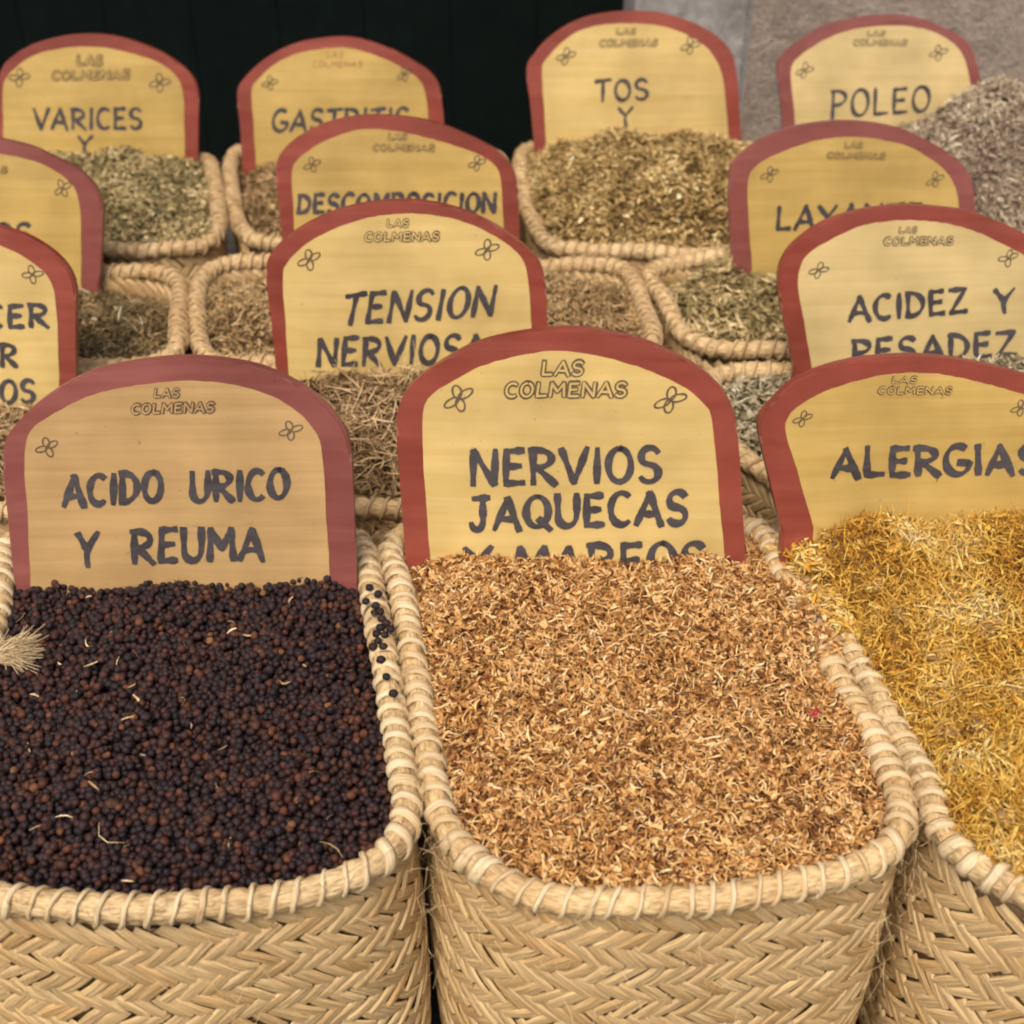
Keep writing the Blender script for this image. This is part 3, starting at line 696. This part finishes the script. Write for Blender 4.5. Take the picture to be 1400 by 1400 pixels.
BL = {
 'berries': 'front left straw coloured basket filled with dark juniper berries',
 'chips': 'front centre woven basket heaped with rust brown flower chips',
 'petals': 'front right woven basket overflowing with golden yellow petals',
 'cer': 'second row basket at far left, behind the dark berries and almost hidden by signs',
 'tension': 'second row wide basket of spiky grey herb behind the two front signs',
 'acidez': 'second row basket at right, hidden behind the ALERGIAS sign',
 'dark': 'third row basket at left with pale stitched rim round dark green herb',
 'descomp': 'third row wide basket around the TENSION NERVIOSA sign with straight left rim',
 'lax': 'third row basket with slanting left rim holding pale green leaves',
 'varices': 'back row basket at far left holding grey green herb under the VARICES sign',
 'gastr': 'back row narrow basket of fine brown herb under the GASTRITIS sign',
 'tos': 'back row basket with curved rim under the domed olive brown heap',
 'poleo': 'back row basket at far right buried under a tall pinkish grey heap',
}
LP = {}; BR = {}
for k in RIMS:
    fr = k in ('berries', 'chips', 'petals')
    LP[k], BR[k], org = make_basket(RIMS[k], BL[k], fr, .0150 if fr else .0140, 800 if fr else 90)

# ------------------------------------------------------------------ herb materials
M['chips'] = herb_mat('rust flower chips', [(0, (0.050, 0.016, 0.006)), (.15, (0.150, 0.050, 0.014)), (.38, (0.420, 0.191, 0.052)), (.6, (0.640, 0.358, 0.121)), (.8, (0.800, 0.535, 0.233)), (.92, (0.820, 0.621, 0.335)), (1, (0.820, 0.668, 0.446))])
M['petals'] = herb_mat('golden petals', [(0, (.07, .04, .016)), (.12, (.24, .12, .03)), (.28, (.52, .24, .025)), (.5, (.64, .375, .055)), (.72, (.74, .51, .12)), (.9, (.78, .60, .24)), (1, (.78, .66, .38))])
M['grey'] = herb_mat('grey brown stems', [(0, (0.066, 0.039, 0.019)), (.3, (0.207, 0.129, 0.057)), (.6, (0.388, 0.265, 0.128)), (.85, (0.568, 0.407, 0.219)), (1, (0.775, 0.587, 0.362))])
M['dark'] = herb_mat('dark green herb', [(0, (0.065, 0.049, 0.021)), (.35, (0.191, 0.142, 0.061)), (.7, (0.367, 0.257, 0.122)), (.92, (0.648, 0.441, 0.246)), (1, (0.820, 0.820, 0.637))])
M['tan'] = herb_mat('tan herb', [(0, (0.086, 0.056, 0.022)), (.3, (0.245, 0.153, 0.064)), (.6, (0.431, 0.292, 0.137)), (.85, (0.618, 0.454, 0.230)), (1, (0.820, 0.673, 0.416))])
M['green'] = herb_mat('pale green leaves', [(0, (0.092, 0.070, 0.028)), (.3, (0.246, 0.197, 0.080)), (.6, (0.430, 0.341, 0.160)), (.85, (0.646, 0.492, 0.263)), (1, (0.820, 0.657, 0.412))])
M['olive'] = herb_mat('olive brown buds', [(0, (0.118, 0.072, 0.024)), (.3, (0.301, 0.203, 0.071)), (.6, (0.520, 0.371, 0.150)), (.85, (0.754, 0.574, 0.265)), (1, (0.820, 0.820, 0.529))])
M['pink'] = herb_mat('pinkish grey herb', [(0, (0.127, 0.090, 0.064)), (.3, (0.310, 0.237, 0.165)), (.6, (0.493, 0.408, 0.286)), (.85, (0.662, 0.580, 0.428)), (1, (0.820, 0.802, 0.628))])
M['speck'] = herb_mat('speckled pale herb', [(0, (.05, .042, .022)), (.3, (.19, .155, .085)), (.6, (.36, .31, .19)), (.85, (.52, .46, .31)), (1, (.70, .65, .50))])
M['sage'] = herb_mat('grey green herb', [(0, (0.102, 0.090, 0.037)), (.3, (0.270, 0.228, 0.094)), (.6, (0.472, 0.373, 0.180)), (.85, (0.744, 0.569, 0.307)), (1, (0.804, 0.820, 0.680))])

# ------------------------------------------------------------------ heaps of herb
c = lambda k: LP[k].c
gx = lambda px, py, z=0: (at(px, py, z).x, at(px, py, z).y)
hc = Heap(LP['chips'], -.010, .026, 2.6, [(gx(1085, 850)[0], gx(1085, 850)[1], .035, .018), (gx(800, 800)[0], gx(800, 800)[1], .07, .004)], rough=.004)
herb_heap('flower_chips', 'rust brown dried flower chips heaped in the front centre basket', hc, M['chips'],
 [(25000, .0068, .0025, .5, .55, -.003, .0025, .0, .9, .4), (9000, .0085, .0014, .8, .6, -.001, .0040, .4, 1, .3), (1500, .0055, .004, .4, .5, -.002, .002, .1, .95, .6)], 'dried flowers', .1, .12)
hpz = Heap(LP['petals'], -.012, .060, 3.0, [(gx(1400, 790)[0], gx(1400, 790)[1], .07, .010), (gx(1290, 770)[0], gx(1290, 770)[1], .07, .020), (gx(1150, 800)[0], gx(1150, 800)[1], .03, .022), (gx(1420, 850)[0], gx(1420, 850)[1], .06, .014)], rough=.013)
herb_heap('golden_petals', 'golden yellow dried petals and flower heads heaped in the front right basket', hpz, M['petals'],
 [(24000, .0092, .0017, 1.5, .8, -.006, .004, .02, .95, .25, 4), (14000, .008, .0012, 2.0, .9, .0, .007, .25, 1, .2, 4), (2600, .006, .004, .4, .5, -.002, .004, .0, .45, .6)], 'dried flowers', .12, .42)
h = Heap(LP['tension'], -.018, .042, 2.6, [], rough=.008)
herb_heap('spiky_grey_herb', 'spiky grey brown dried herb between the front signs in the second row', h, M['grey'],
 [(9000, .021, .0017, .15, .5, -.004, .006, .1, 1, .25), (6000, .011, .0032, .5, .5, -.004, .004, 0, .7, .4), (900, .034, .0013, .25, .5, .002, .012, .6, 1, .5)], baser=.0)
h = Heap(LP['cer'], -.034, .024, 2.6, [], rough=.008)
herb_heap('pale_stem_herb', 'pale dried stems behind the ACIDO URICO sign at the left edge', h, M['grey'],
 [(5500, .020, .0018, .3, .45, -.004, .006, .3, 1, .3), (3000, .011, .0032, .5, .5, -.004, .004, .1, .8, .4)], baser=.0)
p = gx(1370, 500, .03)
h = Heap(LP['acidez'], -.016, .036, 2.8, [(p[0], p[1], .07, .028)], rough=.008)
herb_heap('speckled_pale_herb', 'pale green speckled herb between the ACIDEZ and ALERGIAS signs', h, M['speck'],
 [(8000, .014, .0024, .4, .45, -.004, .006, .2, 1, .3), (4000, .008, .004, .5, .5, -.003, .006, .3, 1, .4)], baser=.0)
h = Heap(LP['dark'], -.026, .024, 2.6, [], rough=.006)
herb_heap('dark_green_herb', 'dark green dried herb sunk in the third row basket at left', h, M['dark'],
 [(9000, .012, .0013, .4, .45, -.004, .004, 0, .93, .3), (3000, .007, .003, .4, .5, -.003, .003, 0, .8, .4), (110, .026, .0012, .3, .4, .003, .006, .93, 1, .4)], baser=.0)
h = Heap(LP['descomp'], -.019, .022, 2.6, [], rough=.006)
herb_heap('coarse_tan_herb', 'coarse tan herb bits around the TENSION NERVIOSA sign in the third row', h, M['tan'],
 [(12000, .0105, .0028, .5, .5, -.004, .004, .1, .92, .4), (2500, .016, .0014, .6, .5, 0, .006, .5, 1, .4)], baser=.0)
h = Heap(LP['lax'], -.026, .026, 2.6, [], rough=.009)
herb_heap('pale_green_leaves', 'pale green dried leaves in the third row basket beside the LAXANTE sign', h, M['green'],
 [(5500, .019, .0044, .45, .45, -.005, .006, .05, 1, .2), (3500, .012, .0024, .5, .5, -.004, .004, 0, .8, .4)], baser=.0)
h = Heap(LP['varices'], -.010, .030, 2.4, [], rough=.008)
herb_heap('grey_green_herb', 'grey green dried herb under the VARICES sign in the back row', h, M['sage'],
 [(11000, .0095, .0029, .45, .45, -.004, .005, 0, .93, .3), (70, .007, .004, .4, .5, .001, .004, .9, 1, .5)], baser=.0)
h = Heap(LP['gastr'], -.016, .028, 2.4, [], rough=.006)
herb_heap('fine_brown_herb', 'fine brown dried herb under the GASTRITIS sign in the back row', h, M['tan'],
 [(6500, .0095, .0022, .4, .45, -.003, .004, .1, .85, .4)], baser=.0)
p = gx(905, 250, .05)
h = Heap(LP['tos'], -.010, .070, 1.9, [(p[0], p[1], .06, .010)], rough=.006)
herb_heap('olive_brown_buds', 'domed heap of olive brown dried buds under the TOS sign', h, M['olive'],
 [(15000, .0095, .0033, .5, .5, -.004, .005, 0, .95, .35), (250, .008, .004, .4, .5, .001, .004, .85, 1, .5)], baser=.0)
p = gx(1370, 240, .06)
h = Heap(LP['poleo'], -.005, .060, 1.7, [(p[0]+.05, p[1]+.06, .10, .085)], rough=.012)
herb_heap('pinkish_grey_herb', 'tall pinkish grey herb heap covering the corner of the POLEO sign', h, M['pink'],
 [(14000, .0115, .0024, .5, .55, -.004, .008, .05, 1, .3), (500, .026, .0012, .3, .5, .002, .009, .5, .95, .4)], baser=.1)

# ------------------------------------------------------------------ juniper berries
bm_, N_, L_, P_ = newmat('juniper berry skin')
a_ = N_.new('ShaderNodeAttribute'); a_.attribute_name = 'rnd'
r_ = ramp(N_, [(0, (.011, .008, .010)), (.35, (.023, .012, .012)), (.6, (.044, .017, .012)), (.82, (.080, .028, .014)), (.95, (.14, .055, .022)), (1, (.22, .12, .045))]); L_.new(a_.outputs['Fac'], r_.inputs[0])
tc_ = N_.new('ShaderNodeTexCoord'); n_ = noise(N_, L_, tc_.outputs['Object'], 300, 3)
rr_ = ramp(N_, [(.35, (.75, .75, .75)), (.7, (1.35, 1.3, 1.35))]); L_.new(n_.outputs[0], rr_.inputs[0])
L_.new(mixc(N_, L_, 1.0, r_.outputs[0], rr_.outputs[0], 'MULTIPLY'), P_.inputs['Base Color'])
P_.inputs['Roughness'].default_value = .62; P_.inputs['Specular IOR Level'].default_value = .28
bump(N_, L_, P_, n_.outputs[0], .8, .001)
M['berry'] = bm_
bmm = bmesh.new(); bmesh.ops.create_icosphere(bmm, subdivisions=2, radius=1)
bv = np.array([v.co[:] for v in bmm.verts]); bf = np.array([[v.index for v in f.verts] for f in bmm.faces]); bmm.free()
hb = Heap(LP['berries'], -.014, .016, 3.2, [(gx(440, 810)[0], gx(440, 810)[1], .03, .006)], rough=.0035)
bo = Vector((LP['berries'].c[0], LP['berries'].c[1], 0))
heap_root = empty('juniper_berry_heap', bo)
tag(heap_root, 'dark purple brown juniper berries filling the front left basket', 'berries')
V, F, T = hb.base('x', None, drop=.0075)
m = mesh_np('heap_core', V-np.array(bo), F, True, {'rnd': np.zeros(len(V))}); obj('heap_core', m, M['berry'], heap_root)
pos = []
sp = .0061; lp = LP['berries']; x0, y0 = lp.p.min(0); x1, y1 = lp.p.max(0)
for layer, dz in ((0, 0), (1, -.0038)):
    j = 0; yy = y0
    while yy < y1:
        xx = x0+(sp/2 if (j+layer) % 2 else 0)
        while xx < x1:
            q = (xx+random.gauss(0, .0011), yy+random.gauss(0, .0011)+layer*sp*.3); dx, dy = q[0]-lp.c[0], q[1]-lp.c[1]
            if math.hypot(dx, dy) < float(lp.R(math.atan2(dy, dx)))-.0115:
                if not (layer == 0 and random.random() < .09): pos.append([q[0], q[1], dz+random.gauss(0, .0011)])
            xx += sp
        yy += sp*.87; j += 1
pos = np.array(pos); x, y = hb.sample(240, .93); pos = np.vstack([pos, np.c_[x, y, np.full(len(x), .0045)]])
pos[:, 2] += hb.z(pos[:, 0], pos[:, 1])
rad = rng.normal(.0031, .0005, len(pos)).clip(.0019, .0043); rn = np.clip(rng.beta(1.6, 2.2, len(pos)), 0, 1)
depth = pos[:, 1]*CT+(H-pos[:, 2])*ST
vis = (np.abs((pos[:, 0])/depth*FPX+100) < 620) & (pos[:, 0]/depth*FPX+700 > 2)
top = pos[:, 2]-hb.z(pos[:, 0], pos[:, 1]) > -.0025
order = np.argsort(np.where(vis & top, depth, 99))[:300]; ind = np.zeros(len(pos), bool); ind[order] = True
BM = []
for i in range(10):
    v = .0032*bv*np.array([1, rng.uniform(.85, 1.05), rng.uniform(.78, 1)])*(1+rng.normal(0, .06, (len(bv), 1))); mm = mesh_np('berry', v, bf, True, {'rnd': np.full(len(bv), (i+.5)/11)}); mm.materials.append(M['berry']); BM.append(mm)
for i in np.where(ind)[0]:
    o = bpy.data.objects.new('berry', BM[int(min(9, rn[i]*11))]); link(o, heap_root)
    o.location = Vector(pos[i])-bo; o.scale = (rad[i]/.0032,)*3; o.rotation_euler = (random.uniform(0, 6), random.uniform(0, 6), 0)
rest = np.where(~ind)[0]; n = len(rest)
V = (bv[None]*(rad[rest][:, None, None])*rng.uniform(.84, 1.08, (n, 1, 3))*(1+rng.normal(0, .06, (n, len(bv), 1)))+pos[rest][:, None, :]).reshape(-1, 3)-np.array(bo)
F = (bf[None]+(np.arange(n)*len(bv))[:, None, None]).reshape(-1, 3)
m = mesh_np('berries', V, F, True, {'rnd': np.repeat(rn[rest], len(bv))}); obj('berries', m, M['berry'], heap_root)['kind'] = 'stuff'
# pale petal flecks and grass bits lying among the berries
x, y = hb.sample(60, .93); v1, f1, k1 = strips(x, y, hb.z(x, y)+.005, .008*rng.lognormal(0, .4, len(x)), .0016*rng.lognormal(0, .4, len(x)), .5, .3, 3, .4)
m = mesh_np('petal_flecks', v1-np.array(bo), f1, True, {'rnd': np.repeat(rng.uniform(.5, 1, len(x)), k1)}); obj('petal_flecks', m, M['tan'], heap_root)['kind'] = 'stuff'
# berries spilled onto the rim between the two front baskets
for i, (px, py) in enumerate([(505, 803), (517, 812), (514, 828), (520, 836), (528, 852), (515, 866), (534, 860), (521, 902), (512, 838), (522, 846), (520, 858), (526, 868), (517, 876), (510, 884), (524, 884), (528, 925), (500, 822), (538, 948)]):
    q = at(px, py, .0115); o = bpy.data.objects.new('berry', BM[i % 5]); link(o); o.location = q; r = random.uniform(.98, 1.25); o.scale = (r, r, r)
    tag(o, 'dark berry spilled on the rim between the front left and centre baskets', 'berry', 'berries spilled on the rim')
# spilled bits over rims
def spill(name, label, pts, mat, n, L, w, rlo=0, rhi=1, zt=.009, cat='dried flowers'):
    xs, ys, zs = [], [], []
    for px, py, s, z in pts:
        q = at(px, py, z); k_ = n//len(pts); xs.append(rng.normal(q.x, s, k_)); ys.append(rng.normal(q.y, s, k_))
        d = np.hypot(xs[-1]-q.x, ys[-1]-q.y)/s; zs.append(z+rng.uniform(-.006, .003, k_)-.003*d)
    x, y, z = map(np.concatenate, (xs, ys, zs))
    v, f, k_ = strips(x, y, z, L*rng.lognormal(0, .3, len(x)), w*rng.lognormal(0, .25, len(x)), .5, .4, 3, .35)
    o = np.array([x.mean(), y.mean(), 0]); m = mesh_np(name, v-o, f, True, {'rnd': np.repeat(rlo+(rhi-rlo)*rng.uniform(0, 1, len(x)), k_)})
    ob = obj(name, m, mat); ob.location = o; tag(ob, label, cat, None, 'stuff')
spill('spilled_chips', 'rust flower chips spilled over the right rim of the centre basket', [(1085, 800, .007, .010), (1105, 835, .008, .012), (1122, 862, .007, .010), (1135, 880, .006, .006)], M['chips'], 900, .008, .0025, .15, 1)
spill('spilled_petals', 'golden petals and straw bits spilled over the left rim of the right basket', [(1110, 770, .008, .012), (1135, 815, .010, .014), (1158, 850, .008, .010), (1095, 745, .006, .012), (1100, 742, .008, .022), (1125, 760, .009, .024), (1090, 735, .006, .018), (1145, 740, .010, .030)], M['petals'], 2600, .010, .002, .3, 1)
# dried flower heads among the golden petals
fh = []
M['head'] = herb_mat('dried flower head', [(0, (.13, .075, .03)), (.45, (.36, .22, .08)), (.6, (.46, .25, .05)), (.8, (.62, .38, .08)), (1, (.72, .54, .22))])
for v_ in range(3):
    xx, yy, zz = bv[:, 0], bv[:, 1], bv[:, 2]
    core = np.c_[xx*.0065, yy*.0065, zz*.0036]*(1+rng.normal(0, .10, (len(bv), 1)))
    n = 46; a = rng.uniform(0, 6.28, n); rr = rng.uniform(.004, .009, n)
    sv, sf, sk = strips(rr*np.cos(a), rr*np.sin(a), rng.uniform(0, .004, n), np.full(n, .008), np.full(n, .002), .6, .6, 3, .3)
    q4 = np.c_[bf, bf[:, 2]]
    V = np.vstack([core, sv]); 
    me = bpy.data.meshes.new('flower_head'); me.from_pydata(V.tolist(), [], bf.tolist()+(sf+len(core)).tolist())
    at_ = me.attributes.new('rnd', 'FLOAT', 'POINT'); at_.data.foreach_set('value', np.r_[rng.uniform(.15, .45, len(core)), rng.uniform(.4, 1, n).repeat(sk)].astype(np.float32))
    for p_ in me.polygons: p_.use_smooth = True
    me.materials.append(M['head']); fh.append(me)
HEADS = [(1200, 708, 'below the letters ALE of the ALERGIAS sign'), (1205, 768, 'pale one just in front of the ALERGIAS sign'), (1335, 1005, 'largest grey brown one near the lower right of the petals'),
 (1290, 1034, 'left of the largest grey brown one'), (1255, 975, 'beside the stitched left rim, level with the coral petal'), (1365, 1140, 'closest to the front rim'),
 (1232, 830, 'uppermost along the left rim of the right basket'), (1385, 950, 'at the right edge of the photo'), (1130, 742, 'at the foot of the left edge of the ALERGIAS sign'), (1350, 860, 'in the middle of the upper heap')]
for i, (px, py, wh) in enumerate(HEADS):
    q = at(px, py, .03); z = float(hpz.z(np.array([q.x]), np.array([q.y]))[0]); q = at(px, py, z); z = float(hpz.z(np.array([q.x]), np.array([q.y]))[0])
    o = bpy.data.objects.new('flower_head', fh[i % 3]); link(o); o.location = (q.x, q.y, z+.0058); o.rotation_euler = (random.uniform(-.5, .5), random.uniform(-.5, .5), random.uniform(0, 6)); sc = random.uniform(.8, 1.1)*(1.25 if i == 2 else 1); o.scale = (sc,)*3
    tag(o, 'shrivelled flower head, '+wh, 'flower head', 'flower heads in the golden petals')
# red petal in the centre heap
q = at(1115, 972, .012); z = float(hc.z(np.array([q.x]), np.array([q.y]))[0])
mm, N, L, P = newmat('red petal'); P.inputs['Base Color'].default_value = (.62, .10, .09, 1); P.inputs['Roughness'].default_value = .6
v1, f1, k1 = strips(np.zeros(3), np.zeros(3), np.array([0, .001, .002]), np.full(3, .010), np.full(3, .006), .4, .3, 3, .4)
o = obj('red_petal', mesh_np('red_petal', v1, f1), mm); o.location = (q.x, q.y, z+.005); tag(o, 'small coral red petal on the rust flower chips near the right rim', 'petal')
# frayed knot on the left rim of the front left basket
q = at(14, 893, .008); paths = []
for i in range(700):
    d = np.array([1.0, random.gauss(.05, .22), random.gauss(.0, .18)]); L = random.uniform(.012, .028)
    cv = np.array([random.gauss(0, .2) for _ in range(3)]); b0 = np.array([q.x-.012, q.y, q.z])+np.array([random.gauss(0, .003), random.gauss(0, .0035), random.gauss(0, .0025)])
    paths.append([b0+d*L*t+cv*L*t*t for t in np.linspace(0, 1, 5)])
root = BR['berries']; ro = np.array(root.location)
V, F, Rn = tube_np([[p_-ro for p_ in pa] for pa in paths], .0006, 3)
obj('frayed_knot', mesh_np('frayed_knot', V, F, True, {'rnd': Rn}, np.zeros((len(V), 2))), M['stitch'], root)['label'] = 'frayed pale cord knot'
print('objects', len(bpy.data.objects), 'tris', sum(len(m.loops) for m in bpy.data.meshes)/2)
